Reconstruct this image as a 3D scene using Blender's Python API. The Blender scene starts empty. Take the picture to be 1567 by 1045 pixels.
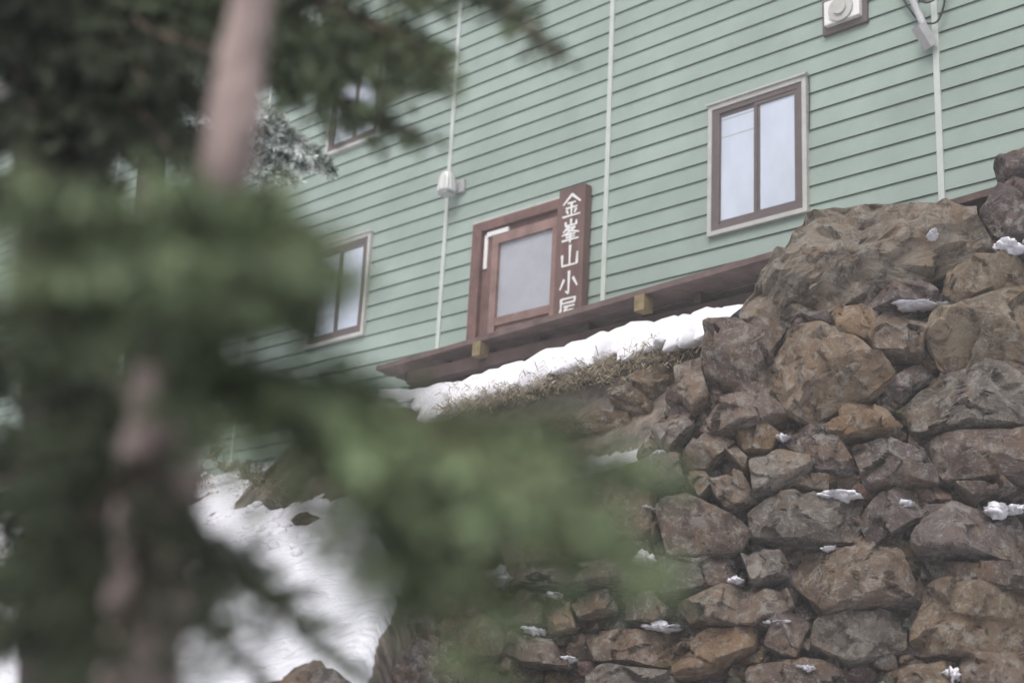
import bpy, math, random
import numpy as np
from mathutils import Vector as V, noise, Matrix
random.seed(7); rng=np.random.default_rng(7)
scn=bpy.context.scene
# ------------------------------------------------------------ camera
P_=math.radians(16.8); R_=math.radians(3.0); FPX=2176.
F=V((0,math.cos(P_),math.sin(P_))); R0=V((1,0,0)); U0=V((0,-math.sin(P_),math.cos(P_)))
CU=U0*math.cos(R_)-R0*math.sin(R_); CR=R0*math.cos(R_)+U0*math.sin(R_)
cam=bpy.data.cameras.new('camera'); co=bpy.data.objects.new('camera',cam); scn.collection.objects.link(co)
m=Matrix((CR,CU,-F)).transposed().to_4x4(); co.matrix_world=m
cam.lens=50; cam.sensor_width=36; cam.clip_end=500; cam.clip_start=.05
cam.dof.use_dof=True; cam.dof.focus_distance=9.2; cam.dof.aperture_fstop=1.5
scn.camera=co
# ------------------------------------------------------------ survey helpers (photo measurements -> metres)
def ray(px,py):
    return F+CR*((px-783.5)/FPX)+CU*((522.5-py)/FPX)
def P(px,py,t): return ray(px,py)*t
E=V((.7193,-.6947,0)); N0=V((.6947,.7193,0)); Z=V((0,0,1))
def hut(s,z,q=0.): return E*s+N0*(10-q)+Z*z
def onhut(px,py,d=10):
    r=ray(px,py); t=d/r.dot(N0); return r.dot(E)*t, r.z*t
RO=V((1.6,8.3,1.5)); RU=V((.966,-.259,0)).normalized(); RV=V((.0384,.143,.989)).normalized(); RN=RU.cross(RV)
if RN.y>0: RN=-RN
def onrock(px,py,off=0.):
    d=ray(px,py); o=RO+RN*off; t=o.dot(RN)/d.dot(RN); q=d*t-o
    return q.dot(RU),q.dot(RV)
# ------------------------------------------------------------ mesh helpers
class MB:
    def __init__(s): s.v=[];s.f=[];s.c=[]
    def add(s,vs,fs,col=None):
        o=len(s.v); s.v+= [tuple(v) for v in vs]; s.f+=[tuple(i+o for i in f) for f in fs]
        s.c+=[col or (1,1,1,1)]*len(vs)
    def obj(s,name,mat,parent=None,smooth=False,bevel=0):
        me=bpy.data.meshes.new(name); me.from_pydata(s.v,[],s.f)
        a=me.color_attributes.new('col','FLOAT_COLOR','POINT')
        a.data.foreach_set('color',np.array(s.c,dtype=np.float32).ravel())
        if smooth: me.polygons.foreach_set('use_smooth',[True]*len(me.polygons))
        me.materials.append(mat); me.update()
        o=bpy.data.objects.new(name,me); scn.collection.objects.link(o)
        if parent: o.parent=parent
        if bevel:
            b=o.modifiers.new('b','BEVEL'); b.width=bevel; b.segments=2; b.limit_method='ANGLE'
        return o
BF=[(0,1,3,2),(4,6,7,5),(0,4,5,1),(2,3,7,6),(0,2,6,4),(1,5,7,3)]
def wbox(mb,s0,s1,z0,z1,q0,q1,col=None):
    mb.add([hut(s,z,q) for s in(s0,s1) for z in(z0,z1) for q in(q0,q1)],BF,col)
def obox(mb,a,b,h,w,col=None,up=Z):
    d=(b-a).normalized(); sd=d.cross(up).normalized(); u=sd.cross(d)
    mb.add([p+sd*x+u*y for p in(a,b) for y in(0,-h) for x in(-w/2,w/2)],BF,col)
def tube(mb,pts,rad,n=10,col=None,jit=0):
    pts=[V(p) for p in pts]; vs=[];fs=[]
    for i,p in enumerate(pts):
        d=(pts[min(i+1,len(pts)-1)]-pts[max(i-1,0)]).normalized()
        x=d.cross(V((.31,.9,.2))).normalized(); y=d.cross(x)
        r=rad[i] if hasattr(rad,'__len__') else rad
        for k in range(n):
            a=2*math.pi*k/n; rr=r*(1+jit*noise.noise(V((math.cos(a)*2,math.sin(a)*2,i*.35))))
            vs.append(p+x*math.cos(a)*rr+y*math.sin(a)*rr)
    for i in range(len(pts)-1):
        for k in range(n):
            fs.append((i*n+k,i*n+(k+1)%n,(i+1)*n+(k+1)%n,(i+1)*n+k))
    fs.append(tuple(range(n))); fs.append(tuple((len(pts)-1)*n+k for k in range(n)))
    mb.add(vs,fs,col)
def empty(n):
    o=bpy.data.objects.new(n,None); scn.collection.objects.link(o); return o
# ------------------------------------------------------------ materials
def mat(name,base,rough=.8,var=.15,scale=4,bump=0,bscale=30,spec=.3,col2=None,attr=False,stretch=None,detail=8):
    m=bpy.data.materials.new(name); m.use_nodes=True; nt=m.node_tree; n=nt.nodes; l=nt.links
    b=n['Principled BSDF']; b.inputs['Roughness'].default_value=rough; b.inputs['Specular IOR Level'].default_value=spec
    tc=n.new('ShaderNodeTexCoord'); mp=n.new('ShaderNodeMapping'); l.new(tc.outputs['Object'],mp.inputs[0])
    if stretch: mp.inputs['Scale'].default_value=stretch
    no=n.new('ShaderNodeTexNoise'); no.inputs['Scale'].default_value=scale; no.inputs['Detail'].default_value=detail; no.inputs['Roughness'].default_value=.65
    l.new(mp.outputs[0],no.inputs['Vector'])
    cr=n.new('ShaderNodeValToRGB'); l.new(no.outputs['Fac'],cr.inputs[0])
    c2=col2 or tuple(c*(1-var) for c in base); c1=base if col2 else tuple(min(1,c*(1+var)) for c in base)
    cr.color_ramp.elements[0].position=.35; cr.color_ramp.elements[1].position=.65
    cr.color_ramp.elements[0].color=(*c2,1); cr.color_ramp.elements[1].color=(*c1,1)
    out=cr.outputs[0]
    if attr:
        at=n.new('ShaderNodeAttribute'); at.attribute_name='col'
        mx=n.new('ShaderNodeMix'); mx.data_type='RGBA'; mx.blend_type='MULTIPLY'; mx.inputs[0].default_value=1
        l.new(out,mx.inputs[6]); l.new(at.outputs['Color'],mx.inputs[7]); out=mx.outputs[2]
    l.new(out,b.inputs['Base Color'])
    if bump:
        n2=n.new('ShaderNodeTexNoise'); n2.inputs['Scale'].default_value=bscale; n2.inputs['Detail'].default_value=8
        l.new(mp.outputs[0],n2.inputs['Vector'])
        bp=n.new('ShaderNodeBump'); bp.inputs['Strength'].default_value=bump; bp.inputs['Distance'].default_value=.02
        l.new(n2.outputs['Fac'],bp.inputs['Height']); l.new(bp.outputs[0],b.inputs['Normal'])
    return m
M_sid=mat('siding_paint',(.285,.355,.32),.65,.10,1.2,.15,60,attr=True)
M_gap=mat('siding_joint',(.115,.145,.135),.9,.15,6)  # darker green paints the shadow line into the lap joints
M_bat=mat('batten_paint',(.50,.54,.51),.6,.06,8)
M_trim=mat('trim_paint',(.46,.46,.44),.6,.1,8)
M_alu=mat('bronze_frame',(.13,.105,.105),.45,.1,10)
M_red=mat('red_stained_wood',(.16,.092,.083),.7,.25,6,.3,50)
M_plank=mat('weathered_deck_planks',(.14,.098,.09),.8,.3,6,.3,50)
M_dark=mat('dark_beam_wood',(.07,.045,.042),.8,.3,5,.3,40)
M_ply=mat('end_grain_wood',(.20,.155,.085),.8,.3,12)
M_white=mat('white_paint',(.75,.74,.74),.5,.04,10)
M_metal=mat('galvanised_metal',(.42,.42,.43),.45,.1,10)
M_black=mat('black_cable',(.03,.03,.03),.5,.1,10)
M_roof=mat('roof_metal',(.15,.12,.11),.5,.1,3)
M_snow=mat('snow',(.80,.795,.85),.7,.05,5,.6,18,.2)
M_bark=mat('bark',(.46,.355,.33),.9,.3,9,.8,40,col2=(.13,.105,.10),stretch=(1,1,.35))
M_bark2=mat('dark_bark',(.085,.07,.062),.9,.3,9,.8,40,col2=(.04,.035,.03),stretch=(1,1,.35))
M_twig=mat('twig_bark',(.15,.11,.09),.9,.25,20)
M_straw=mat('dry_grass',(.40,.35,.27),.9,.25,10,attr=True)
M_skypane=mat('frosted_sky_pane',(.54,.595,.70),.45,.13,1.3,.1,8,.7,stretch=(1,1,.4))  # reflected white sky put into the pale blue base colour, with frost streaks
M_doorglass=mat('door_pane',(.38,.39,.44),.4,.08,3,.2,60,.6)
M_lampg=mat('ribbed_lamp_glass',(.58,.59,.58),.15,.1,30,0,30,.8)
M_ndl=mat('fir_needles',(.215,.265,.145),.6,.3,11,col2=(.075,.105,.06),attr=True)
M_ndl2=mat('frosted_fir_needles',(.68,.71,.69),.7,.3,9,col2=(.20,.25,.20),attr=True)
M_scrub=mat('frosted_scrub_leaves',(.42,.42,.30),.7,.3,9,col2=(.16,.16,.09),attr=True)
def rock_mat():
    m=mat('rock',(1.08,1.03,.98),.85,.2,3.0,.0,30,.2,col2=(.62,.58,.57),attr=True,detail=12)
    nt=m.node_tree;n=nt.nodes;l=nt.links;b=n['Principled BSDF']; src=b.inputs['Base Color'].links[0].from_socket
    tc=n.new('ShaderNodeTexCoord')
    def nz(s,d=10,r=.6,dist=0):
        q=n.new('ShaderNodeTexNoise'); q.inputs['Scale'].default_value=s;q.inputs['Detail'].default_value=d;q.inputs['Roughness'].default_value=r; q.inputs['Distortion'].default_value=dist
        l.new(tc.outputs['Object'],q.inputs['Vector']); return q.outputs['Fac']
    def ramp(f,a,c):
        q=n.new('ShaderNodeMapRange'); q.inputs[1].default_value=a;q.inputs[2].default_value=c; l.new(f,q.inputs[0]); return q.outputs[0]
    def mix(fac,a,col,amt=1):
        q=n.new('ShaderNodeMix');q.data_type='RGBA'; mm=n.new('ShaderNodeMath');mm.operation='MULTIPLY';mm.inputs[1].default_value=amt
        l.new(fac,mm.inputs[0]); l.new(mm.outputs[0],q.inputs[0]); l.new(a,q.inputs[6]); q.inputs[7].default_value=(*col,1); return q.outputs[2]
    c=mix(ramp(nz(5,8),.50,.62),src,(.33,.215,.13),.55)
    c=mix(ramp(nz(9,12,.75,1),.51,.59),c,(.065,.05,.05),.65)
    c=mix(ramp(nz(12,12,.85,.5),.51,.57),c,(.52,.49,.45),.7)
    c=mix(ramp(nz(34,8,.8),.58,.63),c,(.58,.56,.53),.6)
    c=mix(ramp(nz(3.3,8,.7),.64,.69),c,(.36,.31,.11),.6)
    l.new(c,b.inputs['Base Color'])
    ad=n.new('ShaderNodeMath');ad.operation='MULTIPLY_ADD'; ad.inputs[1].default_value=1.5; l.new(nz(8,14,.78,.2),ad.inputs[0]); l.new(nz(40,8,.85),ad.inputs[2])
    bp=n.new('ShaderNodeBump');bp.inputs['Strength'].default_value=1;bp.inputs['Distance'].default_value=.034
    l.new(ad.outputs[0],bp.inputs['Height']);l.new(bp.outputs[0],b.inputs['Normal'])
    return m
M_rock=rock_mat()
# ------------------------------------------------------------ terrain
def S(x): x=max(0,min(1,x)); return x*x*(3-2*x)
def sq(x,y): return x*.7193-y*.6947, 10-(.6947*x+.7193*y)
def height(x,y,detail=True):
    s,q=sq(x,y)
    hl=3.38-.5*max(q,0)
    hl=max(hl,-1.65)
    crest=S((2.85-q)/.85)*S((s+11.3)/1.6)
    top=3.02
    hl=hl+(top-hl)*crest
    if detail:
        k=1-.7*crest
        hl+=.10*k*noise.noise(V((x*.8,y*.8,0)))+.06*noise.noise(V((x*2.3,y*2.3,3)))*k+.025*noise.noise(V((x*7,y*7,9)))
    low=-1.65+.10*max(y-2,0)
    yp=8.3-.268*(x-1.6)
    zz=.145*(hl-1.5)
    Fm=S((x+.60)/.60)*S((yp+zz+.38-y)/.22)
    if low<hl: hl=hl+(low-hl)*Fm
    if detail and Fm>.2: hl+=.1*noise.noise(V((x*2,y*2,5)))
    return hl
def axis(a,b,fine,lo,hi):
    xs=list(np.arange(a,b,fine)); d=fine;x=a
    L=[]
    while x>lo: d*=1.25; x-=d; L.append(x)
    d=fine;x=xs[-1];Rr=[]
    while x<hi: d*=1.25; x+=d; Rr.append(x)
    return L[::-1]+xs+Rr
xs=axis(-6.5,3.5,.06,-150,150); ys=axis(4.5,13.5,.06,-80,200)
vs=[(x,y,height(x,y)) for y in ys for x in xs]; nx=len(xs)
fs=[(j*nx+i,j*nx+i+1,(j+1)*nx+i+1,(j+1)*nx+i) for j in range(len(ys)-1) for i in range(nx-1)]
def ground_mat():
    m=mat('snowy_ground',(.26,.215,.18),.95,.3,7,0,30,.15,col2=(.09,.08,.072)); nt=m.node_tree;n=nt.nodes;l=nt.links;b=n['Principled BSDF']
    src=b.inputs['Base Color'].links[0].from_socket
    g=n.new('ShaderNodeNewGeometry'); sx=n.new('ShaderNodeSeparateXYZ'); l.new(g.outputs['Normal'],sx.inputs[0])
    tc=n.new('ShaderNodeTexCoord'); q=n.new('ShaderNodeTexNoise'); q.inputs['Scale'].default_value=2.2; q.inputs['Detail'].default_value=10; q.inputs['Roughness'].default_value=.65; l.new(tc.outputs['Object'],q.inputs[0])
    a=n.new('ShaderNodeMath');a.operation='MULTIPLY_ADD'; a.inputs[1].default_value=.55; l.new(q.outputs[0],a.inputs[0]); l.new(sx.outputs['Z'],a.inputs[2])
    r=n.new('ShaderNodeMapRange'); r.inputs[1].default_value=.93;r.inputs[2].default_value=.96; l.new(a.outputs[0],r.inputs[0])
    mx=n.new('ShaderNodeMix');mx.data_type='RGBA'; l.new(r.outputs[0],mx.inputs[0]); l.new(src,mx.inputs[6]); mx.inputs[7].default_value=(.80,.795,.85,1)
    l.new(mx.outputs[2],b.inputs['Base Color'])
    n2=n.new('ShaderNodeTexNoise'); n2.inputs['Scale'].default_value=7; n2.inputs['Detail'].default_value=8; l.new(tc.outputs['Object'],n2.inputs[0])
    bp=n.new('ShaderNodeBump');bp.inputs['Strength'].default_value=1;bp.inputs['Distance'].default_value=.10; l.new(n2.outputs[0],bp.inputs['Height']); l.new(bp.outputs[0],b.inputs['Normal'])
    return m
g=MB(); g.v=vs; g.f=fs; g.c=[(1,1,1,1)]*len(vs)
g.obj('ground',ground_mat(),smooth=True)
def ground_hit(px,py):
    r=ray(px,py); t=3.
    while t<40:
        p=r*t
        if p.z<height(p.x,p.y): return p
        t+=.04
    return r*15
# ------------------------------------------------------------ hut
H=empty('mountain_hut')
sid=MB(); gap=MB(); S0,S1=-26.,3.
z=3.05; pitch=.178; zt=10.4
while z<zt:
    a,b=.004,.02; zz=z+pitch; cuts=[S0,-18.,-14.3,-10.745,-8.445,-4.91,-1.4,S1]
    for s0,s1 in zip(cuts,cuts[1:]):
        c=1+random.uniform(-.045,.045); col=(c,c,c,1); j=random.uniform(0,.003)
        sid.add([hut(s0,z,b+j),hut(s1,z,b+j),hut(s1,zz,a),hut(s0,zz,a)],[(0,1,2,3)],col)
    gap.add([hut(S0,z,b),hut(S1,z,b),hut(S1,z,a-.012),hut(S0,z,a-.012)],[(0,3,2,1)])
    gap.add([hut(S0,z-.006,a+.0035),hut(S1,z-.006,a+.0035),hut(S1,z,a+.003),hut(S0,z,a+.003)],[(0,1,2,3)])  # thin dark strip below each lip, shade put into its colour
    z=zz
sid.obj('siding',M_sid,H); gap.obj('shaded_siding_joints',M_gap,H)
b=MB(); wbox(b,S0+.01,S1-.01,2.6,zt,-7,-.02); b.obj('hut_body',M_sid,H)
b=MB(); wbox(b,S0-.01,S1+.01,2.2,3.05,-6.9,.01); b.obj('foundation',M_dark,H)
b=MB()
b.add([hut(S0-.6,10.3,.7),hut(S1+.6,10.3,.7),hut(S1+.6,12.6,-3.5),hut(S0-.6,12.6,-3.5),hut(S1+.6,10.3,-7.7),hut(S0-.6,10.3,-7.7),
       hut(S0-.6,10.45,.7),hut(S1+.6,10.45,.7),hut(S1+.6,12.75,-3.5),hut(S0-.6,12.75,-3.5),hut(S1+.6,10.45,-7.7),hut(S0-.6,10.45,-7.7)],
      [(0,1,2,3),(3,2,4,5),(6,9,8,7),(9,11,10,8),(0,6,7,1),(5,4,10,11)])
b.obj('roof',M_roof,H)
bt=MB()
for s in (-18.,-14.3,-10.745,-8.445,-4.91,-1.4): wbox(bt,s-.028,s+.028,3.05,zt,-.01,.032)
bt.obj('battens',M_bat,H,bevel=.004)
def window(s0,s1,z0,z1,name):
    e=empty(name); e.parent=H
    t=MB(); w=.045
    wbox(t,s0,s0+w,z0,z1,0,.06); wbox(t,s1-w,s1,z0,z1,0,.06)
    wbox(t,s0+w,s1-w,z1-w,z1,0,.062); wbox(t,s0+w,s1-w,z0,z0+w,0,.062)
    wbox(t,s0-.01,s1+.01,z1,z1+.02,0,.085)
    t.obj('outer_trim',M_trim,e,bevel=.004)
    f=MB(); a0,a1,c0,c1=s0+w,s1-w,z0+w,z1-w; w2=.05
    wbox(f,a0,a0+w2+.03,c0,c1,0,.05); wbox(f,a1-w2,a1,c0,c1,0,.05); wbox(f,a0+w2+.03,a1-w2,c1-w2,c1,0,.048); wbox(f,a0+w2+.03,a1-w2,c0,c0+w2,0,.052)
    mid=(a0+a1)/2
    for (u0,u1,q) in ((a0+w2,mid+.03,.030),(mid-.03,a1-w2,.042)):
        k=.035
        wbox(f,u0,u0+k,c0+w2,c1-w2,0,q); wbox(f,u1-k,u1,c0+w2,c1-w2,0,q+.001)
        wbox(f,u0+k,u1-k,c1-w2-k,c1-w2,0,q-.001); wbox(f,u0+k,u1-k,c0+w2,c0+w2+k*1.3,0,q-.001)
    f.obj('sash_frames',M_alu,e,bevel=.003)
    gl=MB(); wbox(gl,a0+w2+.03,mid-.001,c0+w2+.03,c1-w2-.03,-.02,.0215); gl.obj('pane_left',M_skypane,e)
    gl=MB(); wbox(gl,mid+.001,a1-w2-.03,c0+w2+.03,c1-w2-.03,-.02,.0245); gl.obj('pane_right',M_skypane,e)
window(-7.20,-6.14,4.76,6.065,'sliding_window')
window(-13.03,-11.97,4.66,5.91,'sliding_window_b')
window(-12.98,-11.97,7.13,8.4,'sliding_window_c')
D=empty('door'); D.parent=H
t=MB(); wbox(t,-10.28,-10.235,3.5,5.62,0,.06); wbox(t,-10.235,-8.985,5.575,5.62,0,.062); t.obj('outer_trim',M_trim,D,bevel=.004)
t=MB(); wbox(t,-10.235,-10.10,3.5,5.575,0,.10); wbox(t,-9.02,-8.985,3.5,5.575,0,.10); wbox(t,-10.10,-9.02,5.47,5.575,0,.10)
wbox(t,-10.10,-9.95,3.5,5.47,0,.05)
wbox(t,-9.95,-9.02,5.40,5.47,0,.045)
t.obj('door_frame',M_red,D,bevel=.004)
t=MB()
wbox(t,-9.95,-9.86,3.5,5.40,0,.075); wbox(t,-9.10,-9.02,3.5,5.40,0,.075); wbox(t,-9.86,-9.10,5.29,5.40,0,.073); wbox(t,-9.86,-9.10,4.38,4.47,0,.073); wbox(t,-9.86,-9.10,3.55,4.38,0,.045)
t.obj('door_leaf',mat('door_leaf_wood',(.24,.155,.14),.7,.25,6,.3,50),D,bevel=.004)
t=MB(); wbox(t,-9.86,-9.10,4.47,5.29,-.01,.035); t.obj('door_pane',M_doorglass,D)
t=MB(); wbox(t,-10.08,-10.03,5.05,5.43,.05,.062); wbox(t,-10.03,-9.72,5.395,5.445,.05,.08); t.obj('door_closer',M_white,D)
SG=empty('wooden_name_sign')
t=MB(); wbox(t,-8.975,-8.63,3.95,5.64,.03,.13); t.obj('board',mat('sign_board',(.14,.086,.078),.75,.25,5,.3,40,stretch=(1,1,.3)),SG,bevel=.006)
STR=[[[(.5,1),(.05,.60)],[(.5,1),(.95,.60)],[(.3,.62),(.7,.62)],[(.2,.4),(.8,.4)],[(.5,.62),(.5,.05)],[(.25,.3),(.33,.14)],[(.75,.3),(.67,.14)],[(.05,.03),(.95,.03)]],
 [[(.5,1.02),(.5,.76)],[(.22,.92),(.22,.75),(.78,.75),(.78,.92)],[(.4,.72),(.12,.48)],[(.34,.63),(.72,.63),(.42,.44),(.06,.34)],[(.3,.56),(.94,.36)],[(.25,.33),(.75,.33)],[(.28,.21),(.72,.21)],[(.08,.09),(.92,.09)],[(.5,.38),(.5,-.04)]],
 [[(.5,1),(.5,.15)],[(.1,.6),(.12,.12),(.88,.12),(.9,.62)]],
 [[(.5,1),(.5,.03),(.36,.12)],[(.25,.65),(.06,.25)],[(.72,.68),(.94,.3)]],
 [[(.15,.95),(.85,.95),(.85,.76),(.15,.76)],[(.15,.95),(.15,.5),(.0,.05)],[(.3,.6),(.85,.6)],[(.5,.6),(.32,.42),(.8,.42)],[(.3,.22),(.82,.22)],[(.56,.36),(.56,.03)],[(.15,.03),(.95,.03)]]]
for k,ch in enumerate(STR):
    t=MB(); zb=5.325-.272*k; cw,chh=.25,.235; n_=0
    for st in ch:
        for (x0,y0),(x1,y1) in zip(st,st[1:]):
            n_+=1; L_=math.hypot(x1-x0,y1-y0); dx,dy=(x1-x0)/L_,(y1-y0)/L_; w0,w1=(.05,.035) if abs(dy)<.3 else (.07,.04)
            x0-=dx*.02;y0-=dy*.02;x1+=dx*.02;y1+=dy*.02
            q_=.1315+.0004*n_
            pts=[(x0-dy*w0,y0+dx*w0),(x0+dy*w0,y0-dx*w0),(x1+dy*w1,y1-dx*w1),(x1-dy*w1,y1+dx*w1)]
            t.add([hut(-8.80+(x-.5)*cw,zb+y*chh,q_) for x,y in pts],[(0,1,2,3)])
    t.obj('character_%d'%(k+1),M_white,SG)
v0=onhut(1263,57); v1=onhut(1331,38); v2=onhut(1331,-18); s0,s1,z0,z1=v0[0],v1[0],(v0[1]+v1[1])/2,v2[1]
t=MB(); wbox(t,s0,s1,z0,z1,0,.05); t.obj('vent_frame',M_alu,H,bevel=.004)
t=MB(); wbox(t,s0+.045,s1-.045,z0+.06,z1-.045,0,.10); t.obj('vent_box',M_white,H,bevel=.01)
cs,cz=(s0+s1)/2,(z0+z1)/2
t=MB(); tube(t,[hut(cs,cz,.09),hut(cs,cz,.12)],.12,24); tube(t,[hut(cs,cz,.12),hut(cs,cz,.14)],.06,20); t.obj('vent_fan_hood',M_trim,H)
L=empty('wall_lamp')
sl,zl=onhut(684,281,9.82)
t=MB(); n=28; vs=[];fs=[]
prof=[(.0,.135),(.055,.13),(.072,.11),(.085,.05),(.096,-.03),(.102,-.095),(.085,-.11),(.0,-.11)]
for (r,h) in prof:
    for k in range(n):
        a=2*math.pi*k/n; rr=r*(1+.08*(k%2)*(1 if .1>h>-.1 else 0)); p=hut(sl,zl+h,.18); vs.append(p+E*rr*math.cos(a)+N0*rr*math.sin(a))
for i in range(len(prof)-1):
    for k in range(n): fs.append((i*n+k,i*n+(k+1)%n,(i+1)*n+(k+1)%n,(i+1)*n+k))
t.add(vs,fs); t.obj('ribbed_globe',M_lampg,L)
t=MB(); wbox(t,sl-.02,sl+.13,zl-.075,zl+.07,.02,.05); wbox(t,sl-.015,sl+.03,zl-.09,zl-.055,.05,.15); wbox(t,sl-.07,sl+.07,zl-.135,zl-.111,.10,.25); t.obj('bracket',M_metal,L,bevel=.006)
t=MB(); p0=onhut(1385,-40); p1=onhut(1424,48); p2=onhut(1434,72)
tube(t,[hut(*p0,.12),hut(*p1,.12)],.03,12); obox(t,hut(*p1,.15),hut(*p2,.04),.09,.09)
t.obj('stay_pipe',M_metal,H)
t=MB()
def cable(pp,q=.08,r=.009):
    pts=[hut(*onhut(*c),q) for c in pp]; out=[]
    for i in range(len(pts)-1):
        a=pts[max(i-1,0)];b_=pts[i];c=pts[i+1];d=pts[min(i+2,len(pts)-1)]
        for k in range(6):
            u=k/6; out.append(.5*((2*b_)+(c-a)*u+(2*a-5*b_+4*c-d)*u*u+(3*b_-a-3*c+d)*u**3))
    out.append(pts[-1]); tube(t,out,r,6)
cable([(1380,-15),(1395,15),(1415,38),(1440,40),(1452,10),(1450,-20)]); cable([(1385,-10),(1405,0),(1425,12),(1445,2),(1460,-20)],.1)
cable([(1226,128),(1228,118),(1240,120),(1241,200)],.03,.005)
t.obj('cables',M_black,H)
# ------------------------------------------------------------ deck
DK=empty('wooden_deck'); DZ=3.71
def deckp(px,py,d):
    s_,z_=onhut(px,py,d); return E*s_+N0*d+Z*z_
A=deckp(575,560,8.7); Bq=deckp(1180,385,8.25); A.z=Bq.z=DZ
dr=(Bq-A).normalized(); B=A+dr*(9.0)
sA=A.dot(E); A2=E*(sA)+N0*9.93+Z*DZ; sB=B.dot(E); B2=E*sB+N0*9.93+Z*DZ
t=MB(); nb=9
for k in range(nb):
    f0=k/nb+.004; f1=(k+1)/nb-.004
    a0=A.lerp(A2,f0);a1=A.lerp(A2,f1);b0=B.lerp(B2,f0);b1=B.lerp(B2,f1)
    j=random.uniform(-.05,.05)*V((1,0,0)) if k else V((0,0,0)); dz=Z*random.uniform(-.004,.004)
    vs=[v+dz for v in (a0+j,a1+j,b0,b1)]; t.add(vs+[v-Z*.05 for v in vs],[(0,2,3,1),(4,5,7,6),(0,4,6,2),(1,3,7,5),(0,1,5,4),(2,6,7,3)])
t.obj('planks',M_plank,DK,bevel=.003)
t=MB(); t2=MB(); L_=(B-A).length
x=.25
while x<L_-.1:
    a=A+dr*x; a.z=DZ-.052
    b_=a+N0*(9.9-a.dot(N0)); obox(t,a+N0*.22,b_,.09,.06); x+=.62
d9=9.1
obox(t,E*(sA+.12)+N0*d9+Z*(DZ-.145),E*sB+N0*d9+Z*(DZ-.145),.17,.12)
obox(t,E*(sA+.5)+N0*8.72+Z*(DZ-.145),E*sB+N0*8.5+Z*(DZ-.145),.12,.10)
t.obj('joists_and_beams',M_dark,DK,bevel=.004)
for x in (1.55,3.55,5.6,7.6):
    p=A+dr*x; p.z=DZ-.052; obox(t2,p+N0*.10,p+N0*.10-Z*.13,.12,.10,up=N0)
t2.obj('packing_blocks',M_ply,DK,bevel=.004)
t=MB()
for x in (.4,2.3,4.2,6.2,8.2):
    p=E*(sA+x)+N0*d9+Z*(DZ-.32); obox(t,p,p-Z*1.4,.10,.10,up=N0)
obox(t,A+N0*.15+Z*.045+dr*.05,A+N0*.15+Z*.05+dr*.5,.045,.09)
t.obj('posts',M_dark,DK)
# ------------------------------------------------------------ stone wall
polys="""1128,470 1135,440 1200,365 1240,305 1400,300 1490,320 1520,370 1440,410 1330,440 1270,470 1180,480
1415,500 1430,470 1567,430 1620,480 1600,545 1440,552
1440,440 1450,410 1567,370 1620,400 1567,430 1470,462
1497,320 1540,275 1600,250 1640,350 1525,355
1522,245 1567,228 1620,240 1600,265 1540,270
1070,545 1080,500 1140,478 1205,490 1180,540 1190,590 1120,612 1085,600
1170,560 1205,495 1260,490 1320,525 1375,570 1330,600 1240,637 1200,620
1270,465 1345,465 1330,520 1280,520
1325,520 1350,465 1460,470 1415,510 1410,545 1340,540
1380,615 1440,560 1620,545 1640,650 1400,655
1265,650 1310,600 1380,640 1370,665 1270,670
1340,600 1410,548 1435,560 1380,612
1065,650 1100,615 1190,590 1210,620 1170,645 1090,660
1125,660 1165,645 1195,662 1180,688 1140,690
1048,700 1080,655 1125,670 1110,690 1080,718 1055,720
1108,690 1125,680 1145,700 1140,720
1145,700 1190,680 1250,700 1200,750 1150,755
1185,670 1260,640 1290,670 1310,720 1250,720
1298,680 1350,668 1420,690 1440,730 1330,742
1420,660 1600,655 1640,735 1430,725
1200,725 1270,725 1268,748 1210,748
1048,725 1070,715 1095,735 1070,760
1080,740 1130,715 1160,760 1110,778
1140,780 1180,755 1320,750 1310,820 1240,832 1150,820
1310,790 1350,745 1450,740 1420,790 1330,830
1395,820 1420,760 1560,780 1600,860 1400,845
1000,770 1060,760 1145,800 1130,840 1020,850
918,790 945,742 1000,750 1005,810 960,830
1460,735 1520,735 1560,745 1490,765
1205,835 1380,830 1410,910 1260,940 1215,890
1130,840 1195,835 1205,880 1150,890
1000,850 1130,850 1120,895 1010,910
1400,850 1440,850 1440,890 1405,890
1440,855 1600,870 1590,905 1445,895
1395,960 1420,890 1600,905 1610,1000 1400,1000
1150,890 1205,900 1215,930 1175,960 1110,950
1030,920 1110,895 1170,905 1160,955 1050,955
1245,945 1390,925 1390,990 1300,1015 1240,985
1195,925 1240,950 1220,1010 1165,985
1020,1010 1080,960 1155,955 1155,985 1080,1030 1030,1035
868,912 940,905 945,935 885,945
830,935 845,905 870,910 880,960 840,970
775,1000 790,965 850,975 870,1020 800,1015
885,960 1040,965 1020,1020 910,1010
890,1040 920,1015 1030,1030 1030,1080 890,1080
775,895 790,860 900,860 990,850 1000,895 900,900
945,905 1000,905 1025,930 1000,950 950,945
1140,1020 1240,1000 1300,1020 1290,1080 1150,1080
1370,1020 1470,1005 1470,1080 1370,1080
1470,1000 1600,990 1600,1080 1470,1080
1030,560 1070,540 1085,610 1060,630 1035,600
990,650 1060,625 1065,650 1020,690
1310,440 1440,435 1430,460 1320,468
1340,905 1400,905 1400,925 1345,925
760,925 800,900 835,915 825,955 775,960
790,830 850,800 915,815 910,850 800,860
700,960 740,930 780,960 765,1000 715,1010
860,760 915,740 925,790 880,810
960,700 1040,690 1045,740 985,745
925,835 990,825 995,848 940,855
1225,478 1268,478 1272,495 1240,492
1318,605 1340,600 1345,612 1325,612
1440,640 1470,650 1450,660 1420,655"""
PAL=[(.32,.26,.225),(.23,.19,.195),(.38,.295,.215),(.34,.31,.285),(.28,.22,.195),(.355,.28,.225),(.25,.215,.215)]
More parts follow.
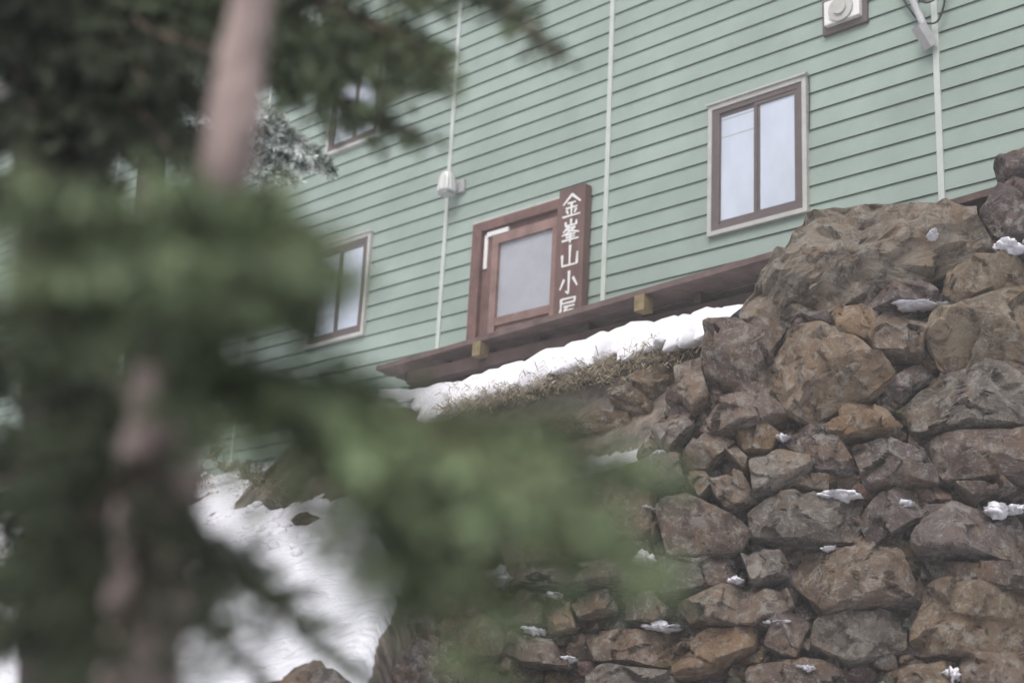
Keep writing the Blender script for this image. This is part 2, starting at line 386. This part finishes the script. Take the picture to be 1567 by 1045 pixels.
def rockface(mb,poly,w0,depth,col,seed,back=.3,O=RO,Ua=RU,Va=RV,Na=RN,grow=1.015,N=60,ks=(.985,.955,.91,.85,.78,.70,.61,.52,.42,.32,.22,.12,.04),fk=.9):
    n0=len(poly); cx=sum(p[0] for p in poly)/n0; cy=sum(p[1] for p in poly)/n0
    pts=[((x-cx)*grow,(y-cy)*grow) for x,y in poly]
    for c in (.06,.12):
        q=[]
        for i in range(len(pts)):
            a=pts[i];b_=pts[(i+1)%len(pts)]
            q+=[(a[0]*(1-c)+b_[0]*c,a[1]*(1-c)+b_[1]*c),(a[0]*c+b_[0]*(1-c),a[1]*c+b_[1]*(1-c))]
        pts=q
    seg=[math.dist(pts[i],pts[(i+1)%len(pts)]) for i in range(len(pts))]; T=sum(seg); res=[];acc=0;i=0
    for k in range(N):
        tt=T*k/N
        while acc+seg[i]<tt: acc+=seg[i]; i+=1
        u=(tt-acc)/seg[i]; a=pts[i];b_=pts[(i+1)%len(pts)]; res.append((a[0]+(b_[0]-a[0])*u,a[1]+(b_[1]-a[1])*u))
    rd=random.Random(seed); size=T/4; R2=T/6.3
    planes=[]
    for _ in range(3):
        an=rd.uniform(0,6.28); sl=rd.uniform(.35,.9); cd=rd.uniform(-.1,.35)*R2
        planes.append((math.cos(an)*sl,math.sin(an)*sl,depth*1.0+sl*cd))
    for _ in range(4):
        an=rd.uniform(0,6.28); sl=rd.uniform(.9,2.2); cd=rd.uniform(.5,.9)*R2
        planes.append((math.cos(an)*sl,math.sin(an)*sl,depth+sl*cd))
    tx,ty=rd.uniform(-.2,.2),rd.uniform(-.35,.15)
    vs=[]; o3=V((rd.random()*50,rd.random()*50,rd.random()*50)); fr=rd.uniform(3.5,8)
    def put(x,y,w,k):
        p=V((x,y,w*.6)); n1=noise.noise(p*6+o3)*.010+noise.noise(p*18+o3)*.009
        ds,ps=noise.voronoi(p*fr+o3); c=ps[0]; cv=noise.cell_vector(c*31.7)
        dp=(p*fr+o3-c)/fr; n2=((cv.x-.5)*.95*dp.x+(cv.y-.5)*.95*dp.y+(cv.z-.5)*.024)*fk
        rad=1+(n1*1.1+n2*.5)/max(size,.12)*min(1,k*2)
        w+=n1*.9+n2*(1 if k<.96 else .4)+noise.noise(p*3+o3*2)*.015
        x*=rad;y*=rad
        vs.append(O+Ua*(cx+x)+Va*(cy+y)+Na*(w0+w))
    for x,y in res: put(x*.7,y*.7,-back,1)
    ks=list(ks)
    for k in [1.0]+ks:
        prof=depth*1.1*(1-k**14)**.5
        for x,y in res:
            xk,yk=x*k,y*k
            w=min([prof]+[d-(a*xk+b_*yk) for a,b_,d in planes])+tx*xk+ty*yk
            w=max(w,-.04)
            if k==1.0: w=min(w,0)
            put(xk,yk,w,k)
    nr=2+len(ks); fs=[]
    for r in range(nr-1):
        for k in range(N): fs.append((r*N+k,r*N+(k+1)%N,(r+1)*N+(k+1)%N,(r+1)*N+k))
    fs.append(tuple((nr-1)*N+k for k in range(N)))
    mb.add(vs,fs,(*col,1))
wall=MB()
for i,l in enumerate(polys.split('\n')):
    pp=[tuple(map(float,c.split(','))) for c in l.split()]
    w0=random.uniform(-.05,.05)
    if i==0: w0=-.05
    sz=(max(p[0] for p in pp)-min(p[0] for p in pp))/262.; dep=min(.22,.08+.20*sz)
    poly=[onrock(*c,w0+dep*.6) for c in pp]
    col=PAL[i*5%7]; k=random.uniform(.8,1.2)
    if i==0: col=(.42,.37,.31);k=1
    if i in (1,2): col=(.43,.355,.265);k=1
    if i in (10,13,39,7): col=(.43,.30,.19);k=1
    rockface(wall,poly,w0,dep,tuple(c*k for c in col),i,.6 if i==0 else .3,fk=1.1 if i==0 else .9)
def wtop(u):
    pr=[onrock(*c) for c in [(560,1010),(700,930),(780,870),(900,800),(985,690),(1040,600),(1080,520),(1140,490),(1300,460),(1450,440),(1530,320),(1640,270),(2300,250)]]
    for a,b_ in zip(pr,pr[1:]):
        if a[0]<=u<=b_[0]: return a[1]+(b_[1]-a[1])*(u-a[0])/(b_[0]-a[0])
    return -9
umin=onrock(640,1000)[0]
for (wd_,hh,dep,stp) in ((.34,.19,-.18,0),(.2,.12,-.12,1)):
    v=-1.9+stp*.05
    while v<2.6:
        hgt=random.uniform(.7,1)*hh; u=umin+random.uniform(0,.2)
        while u<3.4:
            w=random.uniform(.45,1)*wd_; far=(u>1.62 or v<-1.12)
            if v+hgt*.6<wtop(u+w/2) and not (stp and far):
                uc=u+w/2; vc=v+hgt/2
                poly=[(uc+math.cos(a)*w*.58*random.uniform(.8,1.15),vc+math.sin(a)*hgt*.62*random.uniform(.8,1.2)) for a in [k*math.pi/3+.39+random.uniform(-.3,.3) for k in range(6)]]
                rockface(wall,poly,(-.02 if far else dep)+random.uniform(-.03,.03),.09,tuple(c*random.uniform(.7,1.0) for c in random.choice(PAL)),int(u*977+v*7919),.2,N=30,ks=(.97,.88,.75,.58,.38,.15))
            u+=w*.95
        v+=hgt*.93
wall.obj('dry_stone_wall',M_rock,smooth=False)
# ------------------------------------------------------------ loose rocks
lr=MB()
def blob(mb,c,r,sc=(1,1,.7),seed=0,col=(1,1,1),amp=.25,n=14,rot=0,cut=True):
    o3=V((seed*3.1,seed*1.7,seed)); vs=[];fs=[]
    rd=random.Random(seed); pl=[]
    for _ in range(9):
        d=V((rd.gauss(0,1),rd.gauss(0,1),rd.gauss(0,1))).normalized(); pl.append((d,rd.uniform(.5,.85)))
    cr_,sr_=math.cos(rot),math.sin(rot)
    for i in range(n+1):
        th=math.pi*i/n
        for k in range(2*n):
            ph=math.pi*k/n; d=V((math.sin(th)*math.cos(ph),math.sin(th)*math.sin(ph),math.cos(th)))
            rr=1.
            if cut:
                for (q,o) in pl:
                    dd=d.dot(q)
                    if dd>1e-3: rr=min(rr,o/dd)
            rr*=1+amp*.8*noise.noise(d*1.6+o3)+amp*.4*noise.noise(d*5+o3)
            x,y,z_=d.x*rr*sc[0],d.y*rr*sc[1],d.z*rr*sc[2]
            vs.append(V(c)+V((x*cr_-y*sr_,x*sr_+y*cr_,z_))*r)
    for i in range(n):
        for k in range(2*n): fs.append((i*2*n+k,i*2*n+(k+1)%(2*n),(i+1)*2*n+(k+1)%(2*n),(i+1)*2*n+k))
    mb.add(vs,fs,(*col,1))
LR=[(440,768,.20),(470,800,.13),(290,770,.15),(470,1040,.13),(500,1050,.12),(440,1055,.12),(620,1010,.14),(640,1030,.16),(650,960,.14),(610,1050,.16),(690,1010,.18),
    (660,880,.14),(745,860,.14),(735,905,.15),(665,1040,.15),(740,960,.15),(740,1040,.18),(90,750,.3),(40,800,.3),(150,800,.2),(60,900,.25),(820,700,.25),(870,660,.25),(780,740,.2),(930,650,.25),(980,620,.25),(1010,590,.22),(960,600,.18),(1030,560,.15),(840,790,.2)]
for i in range(26): LR.append((random.uniform(615,770),random.uniform(900,1060),random.uniform(.08,.16)))
for i,(px,py,r) in enumerate(LR):
    p=ground_hit(px,py); col=random.choice(PAL) if px<900 else (.40,.30,.21); k=random.uniform(.6,1.0)
    blob(lr,p+Z*r*.02,r,(1,.8,.62),i+3,tuple(c*k for c in col),.3,rot=random.uniform(0,3))
lr.obj('slope_rocks',M_rock,smooth=False)
# ------------------------------------------------------------ snow on ledges
sn=MB()
for i,(px,py,w,h) in enumerate([(1285,752,36,11),(1190,947,18,9),(1012,953,26,11),(1535,770,28,17),(1385,768,13,9),(985,850,16,16),(764,872,16,24),(1270,838,14,6),(820,959,15,10),(1125,884,9,10),(1410,463,40,7),(1555,368,38,18),
      (1233,1020,12,6),(1457,1024,11,15),(868,1004,12,8),(1200,667,10,6),(990,777,15,6),(1010,690,12,7),(850,907,10,7),(1425,358,8,6)]):
    off=.07 if i<19 else .16
    u,v_=onrock(px,py,off); c=RO+RU*u+RV*v_+RN*off
    for j in range(12):
        x=random.uniform(-1,1)
        blob(sn,c+RU*x*w/330+RV*(-h/500+random.uniform(-.35,.35)*h/400)+RN*random.uniform(-.06,.03),1,((w/900+.012)*random.uniform(.5,1.2),.07,h/330*(1-.6*abs(x))*random.uniform(.35,1)),i*12+j,amp=.9,n=8,rot=-.26+random.uniform(-.3,.3),cut=False)
for i in range(60):
    px=random.gauss(395,38);py=random.gauss(812,20); p=ground_hit(px,py); blob(sn,p,random.uniform(.02,.07),(1,1,.7),i,amp=.3,n=6)
sn.obj('snow_patches',M_snow,smooth=True)
bank=MB(); pts=[]
for px,py in [(655,604),(720,587),(780,569),(850,544),(920,523),(990,504),(1060,487),(1120,475),(1180,467)]:
    s_,z_=onhut(px,py,8.05); pts.append(E*s_+N0*8.05+Z*z_)
N_=20; vs=[];fs=[]; dense=[]
for a,b_ in zip(pts,pts[1:]):
    for k in range(18): dense.append(a.lerp(b_,k/18))
for i,p in enumerate(dense):
    u=i/len(dense); r=.18*min(1,u*5+.15)*(1-.3*u)
    lip=.20*noise.noise(V((i*.10,1,0)))+.13*noise.noise(V((i*.4,7,0)))
    for k in range(N_):
        a=2*math.pi*k/N_; nn=1+.2*noise.noise(V((i*.07,math.cos(a)*1.2,math.sin(a)*1.2)))+.14*noise.noise(V((i*.3,a,3)))
        cx_=math.cos(a); drop=max(0,-cx_)
        vs.append(p+N0*(.02+cx_*.62*nn-lip*drop)+Z*(math.sin(a)*r*nn-r-.24*drop**2-.8*lip*drop)*min(1,u*6+.3))
for i in range(len(dense)-1):
    for k in range(N_): fs.append((i*N_+k,i*N_+(k+1)%N_,(i+1)*N_+(k+1)%N_,(i+1)*N_+k))
bank.add(vs,fs); bank.obj('snow_bank',M_snow,smooth=True)
# ------------------------------------------------------------ dry grass
gr=MB()
def tuft(c,n,l,out=V((-.5,-.7,0)),lean=.9):
    for _ in range(n):
        b0=c+V((random.gauss(0,.08),random.gauss(0,.08),random.gauss(0,.02))); d=(out*random.uniform(0,lean)+V((random.gauss(0,.6),random.gauss(0,.6),.35))).normalized()
        L1=l*random.uniform(.4,1.2); w=V((random.uniform(-1,1),random.uniform(-1,1),.3)).normalized()*.003
        m1=b0+d*L1*.45; e=m1+(d+out*lean*.8-Z*random.uniform(.9,2.2)+V((random.gauss(0,.4),random.gauss(0,.4),0))).normalized()*L1*.6; k=random.uniform(.5,1.2)
        gr.add([b0-w,b0+w,m1+w,m1-w,e],[(0,1,2,3),(3,2,4)],(k,k*.97,k*.9,1))
for i in range(120):
    u=random.random(); px=715+u*350; py=638-u*84+random.gauss(0,11)
    p=ground_hit(px,py); tuft(p+V((-.12,-.14,.02)),random.randint(6,32),random.uniform(.06,.2))
for i in range(60):
    px=random.uniform(270,460);py=random.uniform(715,760); tuft(ground_hit(px,py),14,.12,lean=.3)
for i in range(50):
    px=random.uniform(0,230);py=random.uniform(700,860); tuft(ground_hit(px,py),20,.3,lean=.4)
gr.obj('dry_grass',M_straw)
# ------------------------------------------------------------ conifers
def needles(segs,dens,ln,wd,name,mat_,parent,spread=.85):
    A=np.array([s[0] for s in segs]);B=np.array([s[1] for s in segs]); bright=np.array([s[2] for s in segs])
    Ls=np.linalg.norm(B-A,axis=1); n=np.maximum(3,(Ls*dens).astype(int)); idx=np.repeat(np.arange(len(segs)),n); T=len(idx)
    u=rng.random(T)[:,None]; D=((B-A)/np.maximum(Ls,1e-5)[:,None])[idx]; base=A[idx]+(B-A)[idx]*u
    p1=np.cross(D,[0,0,1.]); p1/=np.linalg.norm(p1,axis=1)[:,None]+1e-9; p2=np.cross(D,p1)
    ph=rng.random(T)*2*np.pi
    side=p1*np.cos(ph)[:,None]+p2*np.sin(ph)[:,None]
    ang=rng.uniform(.7,1.15,T)[:,None]*spread
    nd=D*np.cos(ang)+side*np.sin(ang); l=ln*rng.uniform(.7,1.15,T)[:,None]
    w=np.cross(nd,rng.normal(size=(T,3))); w/=np.linalg.norm(w,axis=1)[:,None]+1e-9; w*=wd/2
    tip=base+nd*l; mid=base+nd*l*.5
    v=np.stack([base,mid+w,tip,mid-w],1).reshape(-1,3)
    me=bpy.data.meshes.new(name); me.vertices.add(4*T); me.vertices.foreach_set('co',v.ravel().astype(np.float32))
    me.loops.add(4*T); me.loops.foreach_set('vertex_index',np.arange(4*T,dtype=np.int32)); me.polygons.add(T)
    me.polygons.foreach_set('loop_start',np.arange(0,4*T,4,dtype=np.int32)); me.polygons.foreach_set('loop_total',np.full(T,4,dtype=np.int32))
    me.update(); a=me.color_attributes.new('col','FLOAT_COLOR','POINT')
    k=np.repeat(bright[idx]*rng.uniform(.75,1.25,T),4); a.data.foreach_set('color',np.stack([k,k,k,np.ones_like(k)],1).ravel().astype(np.float32))
    me.materials.append(mat_); me.validate(); o=bpy.data.objects.new(name,me); scn.collection.objects.link(o); o.parent=parent
def catmull(pts,n=10):
    out=[]
    for i in range(len(pts)-1):
        a=pts[max(i-1,0)];b_=pts[i];c=pts[i+1];d=pts[min(i+2,len(pts)-1)]
        for k in range(n):
            u=k/n; out.append(.5*((2*b_)+(c-a)*u+(2*a-5*b_+4*c-d)*u*u+(3*b_-a-3*c+d)*u**3))
    out.append(pts[-1]); return out
def bough(pts,Ls,segs,wood,ds=.022,rad=.006,bright=1.,start=.0,droop=.15,sub=True):
    c=catmull(pts,12); tot=sum((c[i+1]-c[i]).length for i in range(len(c)-1)); acc=0;nxt=start*tot
    tube(wood,c,[rad*(1-.8*i/len(c)) for i in range(len(c))],6)
    side=1
    for i in range(len(c)-1):
        sl_=(c[i+1]-c[i]).length; tg=(c[i+1]-c[i]).normalized()
        if acc>=start*tot: segs.append((c[i],c[i+1],bright))
        while nxt<acc+sl_:
            u=nxt/tot; p=c[i]+tg*(nxt-acc); side=-side
            nrm=(V((0,0,1))+V((random.gauss(0,.35),random.gauss(0,.35),0))+V((0,-.5,0))).normalized()
            sd=tg.cross(nrm).normalized()*side
            d=(tg*.75+sd*random.uniform(.55,1)+V((random.gauss(0,.15),random.gauss(0,.15),random.gauss(0,.15)-droop))).normalized()
            L1=Ls*((1-u)**.75*.9+.12)*(min(1,(u-start)/(1-start)*5+.35))*random.uniform(.7,1.15)
            br=bright*random.uniform(.65,1.35)
            m_=p+d*L1*.55; e=m_+(d-Z*droop).normalized()*L1*.45
            segs.append((p,m_,br)); segs.append((m_,e,br*1.15))
            if sub and L1>.05:
                s2=1; x=.22
                while x<.92:
                    s2=-s2; q=p+(e-p)*x; sd2=d.cross(nrm).normalized()*s2
                    d2=(d*.8+sd2*.8+V((random.gauss(0,.15),)*3)-Z*droop*.5).normalized(); segs.append((q,q+d2*L1*(1-x)*.55,br)); x+=.022/L1*1.3
            nxt+=ds
        acc+=sl_
NT=empty('fir_tree'); wood=MB(); sg=[]
tp=P
top=tp(385,0,1.62); mid=tp(345,250,1.56); m2=tp(262,600,1.48); bot=tp(215,1045,1.40)
up=(top-mid).normalized(); dn=(bot-m2).normalized()
tr=catmull([bot+dn*1.6+V((-.05,0,-.1)),bot+dn*.8,bot,m2,mid,top,top+up*.6,top+up*1.6],14)
nT=len(tr); trunk=MB(); tube(trunk,tr,[.046*(1-i/nT)+.009 for i in range(nT)],20,jit=.35)
trunk.obj('trunk',M_bark,NT,smooth=True)
def near(*pp): return [tp(*p) for p in pp]
for a,l,bb in [(((300,470,1.46),(400,430,1.3),(525,425,1.12)),.15,1),(((310,420,1.48),(400,360,1.3),(490,365,1.18)),.13,1.1),(((310,420,1.47),(200,350,1.3),(110,290,1.15),(40,260,1.1)),.15,1.1),
    (((300,450,1.46),(180,430,1.25),(20,390,1.1)),.16,1),(((320,380,1.5),(310,330,1.3),(290,285,1.15)),.13,1.1),(((325,350,1.5),(370,310,1.3),(420,290,1.2)),.11,1.1),
    (((290,500,1.46),(150,500,1.25),(-40,480,1.1)),.15,.6),(((310,430,1.46),(320,430,1.3),(330,470,1.1)),.14,.9),(((300,440,1.46),(240,400,1.2),(210,400,1.05)),.14,1),
    (((300,470,1.46),(270,470,1.25),(200,520,1.1)),.13,.6),(((310,460,1.46),(400,480,1.3),(470,500,1.2)),.11,.55),(((310,450,1.46),(380,400,1.2),(430,400,1.05)),.13,1),(((300,400,1.46),(120,330,1.3),(-30,320,1.15)),.14,.9),
    (((285,540,1.46),(420,590,1.3),(600,640,1.18),(800,680,1.1),(1050,724,1.04)),.15,1),(((285,545,1.46),(420,600,1.3),(600,650,1.2),(800,700,1.14),(1000,740,1.1)),.13,.8),
    (((520,630,1.22),(700,720,1.12),(850,800,1.06),(1005,908,1.0)),.15,1.15),(((540,640,1.22),(700,730,1.14),(840,800,1.1),(960,860,1.06)),.12,.8),
    (((480,615,1.26),(580,740,1.18),(660,880,1.12),(775,1055,1.08)),.15,.7),
    (((400,600,1.32),(520,720,1.25),(600,860,1.2),(660,950,1.18)),.14,.5),
    (((600,640,1.18),(720,650,1.14),(880,640,1.12)),.09,.7),(((560,640,1.2),(680,680,1.1),(820,740,1.02),(920,800,.98)),.12,1.2),(((300,560,1.4),(400,570,1.3),(520,590,1.2)),.10,.8),
    (((560,680,1.2),(680,800,1.12),(760,900,1.08),(830,930,1.05)),.12,.8)]:
    bough(near(*a),l,sg,wood,.017,bright=bb)
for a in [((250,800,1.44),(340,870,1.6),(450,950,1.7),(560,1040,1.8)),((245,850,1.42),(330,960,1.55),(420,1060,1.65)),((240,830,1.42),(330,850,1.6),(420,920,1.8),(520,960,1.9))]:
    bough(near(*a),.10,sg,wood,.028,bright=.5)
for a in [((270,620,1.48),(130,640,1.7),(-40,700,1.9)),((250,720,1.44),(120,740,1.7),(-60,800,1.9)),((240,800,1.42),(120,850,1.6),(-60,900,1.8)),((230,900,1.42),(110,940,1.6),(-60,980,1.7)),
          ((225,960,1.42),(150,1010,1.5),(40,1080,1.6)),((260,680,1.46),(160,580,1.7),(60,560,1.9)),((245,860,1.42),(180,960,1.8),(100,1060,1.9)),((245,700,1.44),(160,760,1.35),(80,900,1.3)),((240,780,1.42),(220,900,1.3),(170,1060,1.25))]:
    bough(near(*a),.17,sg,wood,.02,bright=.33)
needles(sg,430,.020,.0065,'needles',M_ndl,NT)
wood.obj('branches',M_twig,NT)
BT=empty('fir_tree'); wood=MB(); sg=[]
t0=P(70,-200,2.9); t1=P(120,1100,2.6)
tdir=(t1-t0).normalized(); tr=[t0-tdir*2,t0,t0.lerp(t1,.5),t1,t1+tdir*1.6]; tb=MB(); tube(tb,catmull(tr,12),[.05+.06*i/49 for i in range(49)],18,jit=.3)
tb.obj('trunk',M_bark2,BT,smooth=True)
for a,l,bb in [(((100,-60,2.9),(300,-10,2.7),(500,60,2.5),(690,110,2.3)),.36,.7),(((110,20,2.9),(280,60,2.7),(450,120,2.6),(645,210,2.4)),.30,.6),
    (((300,-60,2.8),(430,30,2.6),(520,90,2.5),(600,150,2.4)),.30,.65),(((400,-60,2.7),(520,20,2.5),(620,60,2.4),(680,100,2.35)),.28,.7),
    (((400,-160,2.9),(600,-60,2.6),(740,-10,2.4),(858,88,2.2)),.2,.5),(((110,60,2.9),(250,130,2.8),(350,150,2.7)),.22,.4),
    (((100,100,2.9),(50,60,2.6),(-60,40,2.4)),.34,.28),(((100,-60,2.9),(200,30,2.5),(330,80,2.3)),.3,.33),(((100,-100,2.9),(40,-20,2.6),(-50,-10,2.4)),.34,.25),
    (((110,180,2.8),(60,160,2.5),(-60,180,2.3)),.34,.28),(((110,180,2.8),(220,190,2.6),(310,240,2.5)),.28,.3),(((100,-140,2.9),(300,-120,2.7),(520,-60,2.5),(660,10,2.4)),.34,.6),
    (((110,140,2.9),(200,160,2.5),(260,230,2.3)),.3,.25),(((110,40,2.9),(180,60,2.5),(220,130,2.3)),.3,.25),(((110,240,2.8),(60,260,2.5),(-40,300,2.4)),.3,.25),(((110,0,2.9),(60,60,2.6),(20,130,2.5)),.3,.25),
    (((120,300,2.8),(200,380,2.6),(320,520,2.5)),.25,.3),(((120,450,2.8),(50,520,2.6),(-50,560,2.4)),.34,.25),(((120,600,2.8),(50,700,2.6),(-50,760,2.4)),.3,.25),(((120,700,2.8),(60,850,2.6),(-50,960,2.4)),.34,.22),(((120,560,2.8),(180,620,2.6),(210,760,2.5)),.22,.25)]:
    bough(near(*a),l,sg,wood,.03,rad=.012,bright=bb,droop=.25)
needles(sg,260,.030,.009,'needles',M_ndl,BT); wood.obj('branches',M_twig,BT)
CT=empty('frosted_fir_tree'); wood=MB(); sg=[]
t0=P(250,-100,6.6); t1=P(200,900,6.2); tb=MB(); tube(tb,[t0,t0.lerp(t1,.5),t1,t1+(t1-t0).normalized()*.8],[.04,.07,.09,.1],12); tb.obj('trunk',M_bark2,CT)
for a in [((250,140,6.5),(400,190,6.3),(512,265,6.2)),((250,110,6.5),(390,165,6.3),(480,235,6.1)),((250,170,6.5),(370,215,6.3),(450,275,6.1)),((250,90,6.5),(370,150,6.3),(430,200,6.1)),((250,130,6.5),(390,180,6.3),(495,250,6.15)),((250,190,6.5),(360,235,6.3),(430,275,6.15)),((250,-10,6.5),(420,10,6.3),(560,30,6.1)),((250,0,6.5),(440,60,6.3),(540,90,6.1)),((250,40,6.5),(150,90,6.3),(60,150,6.2))]:
    bough(near(*a),.27,sg,wood,.038,rad=.012,bright=1.,droop=.45)
needles(sg,800,.040,.012,'needles',M_ndl2,CT,1.15); wood.obj('branches',M_twig,CT)
sc=empty('frosted_shrub'); sg=[]; wood=MB()
for px,py in [(345,722),(375,735),(395,745),(300,735),(320,700),(290,770),(660,800),(650,830),(90,740),(60,760)]:
    c=ground_hit(px,py)
    for k in range(8):
        d=V((random.gauss(0,.6),random.gauss(0,.6),.8)).normalized(); bough([c,c+d*.12,c+d*.2+V((0,0,.03))],.10,sg,wood,.025,rad=.006)
needles(sg,380,.022,.006,'leaves',M_scrub,sc); wood.obj('stems',M_twig,sc)
# ------------------------------------------------------------ mist: thin scattering volume lying on the slope
mb=MB(); mb.add([(x,y,z) for x in(-25,9) for y in(-2,24) for z in(-6,9)],BF)
mm=bpy.data.materials.new('mist'); mm.use_nodes=True; nt=mm.node_tree; nt.nodes.remove(nt.nodes['Principled BSDF'])
vsn=nt.nodes.new('ShaderNodeVolumeScatter'); vsn.inputs['Density'].default_value=.009; vsn.inputs['Anisotropy'].default_value=0.; vsn.inputs['Color'].default_value=(.97,.98,1,1)
nt.links.new(vsn.outputs[0],nt.nodes['Material Output'].inputs['Volume']); mb.obj('mist',mm)
# ------------------------------------------------------------ light
w=bpy.data.worlds.new('World'); scn.world=w; w.use_nodes=True; nt=w.node_tree; bg=nt.nodes['Background']
sk=nt.nodes.new('ShaderNodeTexSky'); sk.sky_type='NISHITA'; sk.sun_disc=False; el,az=math.radians(50),math.radians(205)
sk.sun_elevation=el; sk.sun_rotation=az; sk.dust_density=4; sk.air_density=1.5
hs=nt.nodes.new('ShaderNodeHueSaturation'); hs.inputs['Saturation'].default_value=.45
nt.links.new(sk.outputs[0],hs.inputs['Color']); nt.links.new(hs.outputs[0],bg.inputs[0]); bg.inputs[1].default_value=.15
sl=bpy.data.lights.new('sun','SUN'); sl.energy=1.5; sl.angle=math.radians(30); sl.color=(1,.985,.985)
so=bpy.data.objects.new('sun',sl); scn.collection.objects.link(so)
sd=V((math.sin(az)*math.cos(el),math.cos(az)*math.cos(el),math.sin(el))); so.rotation_euler=sd.to_track_quat('Z','Y').to_euler()
scn.view_settings.view_transform='Standard'; scn.view_settings.look='None'; scn.view_settings.exposure=0
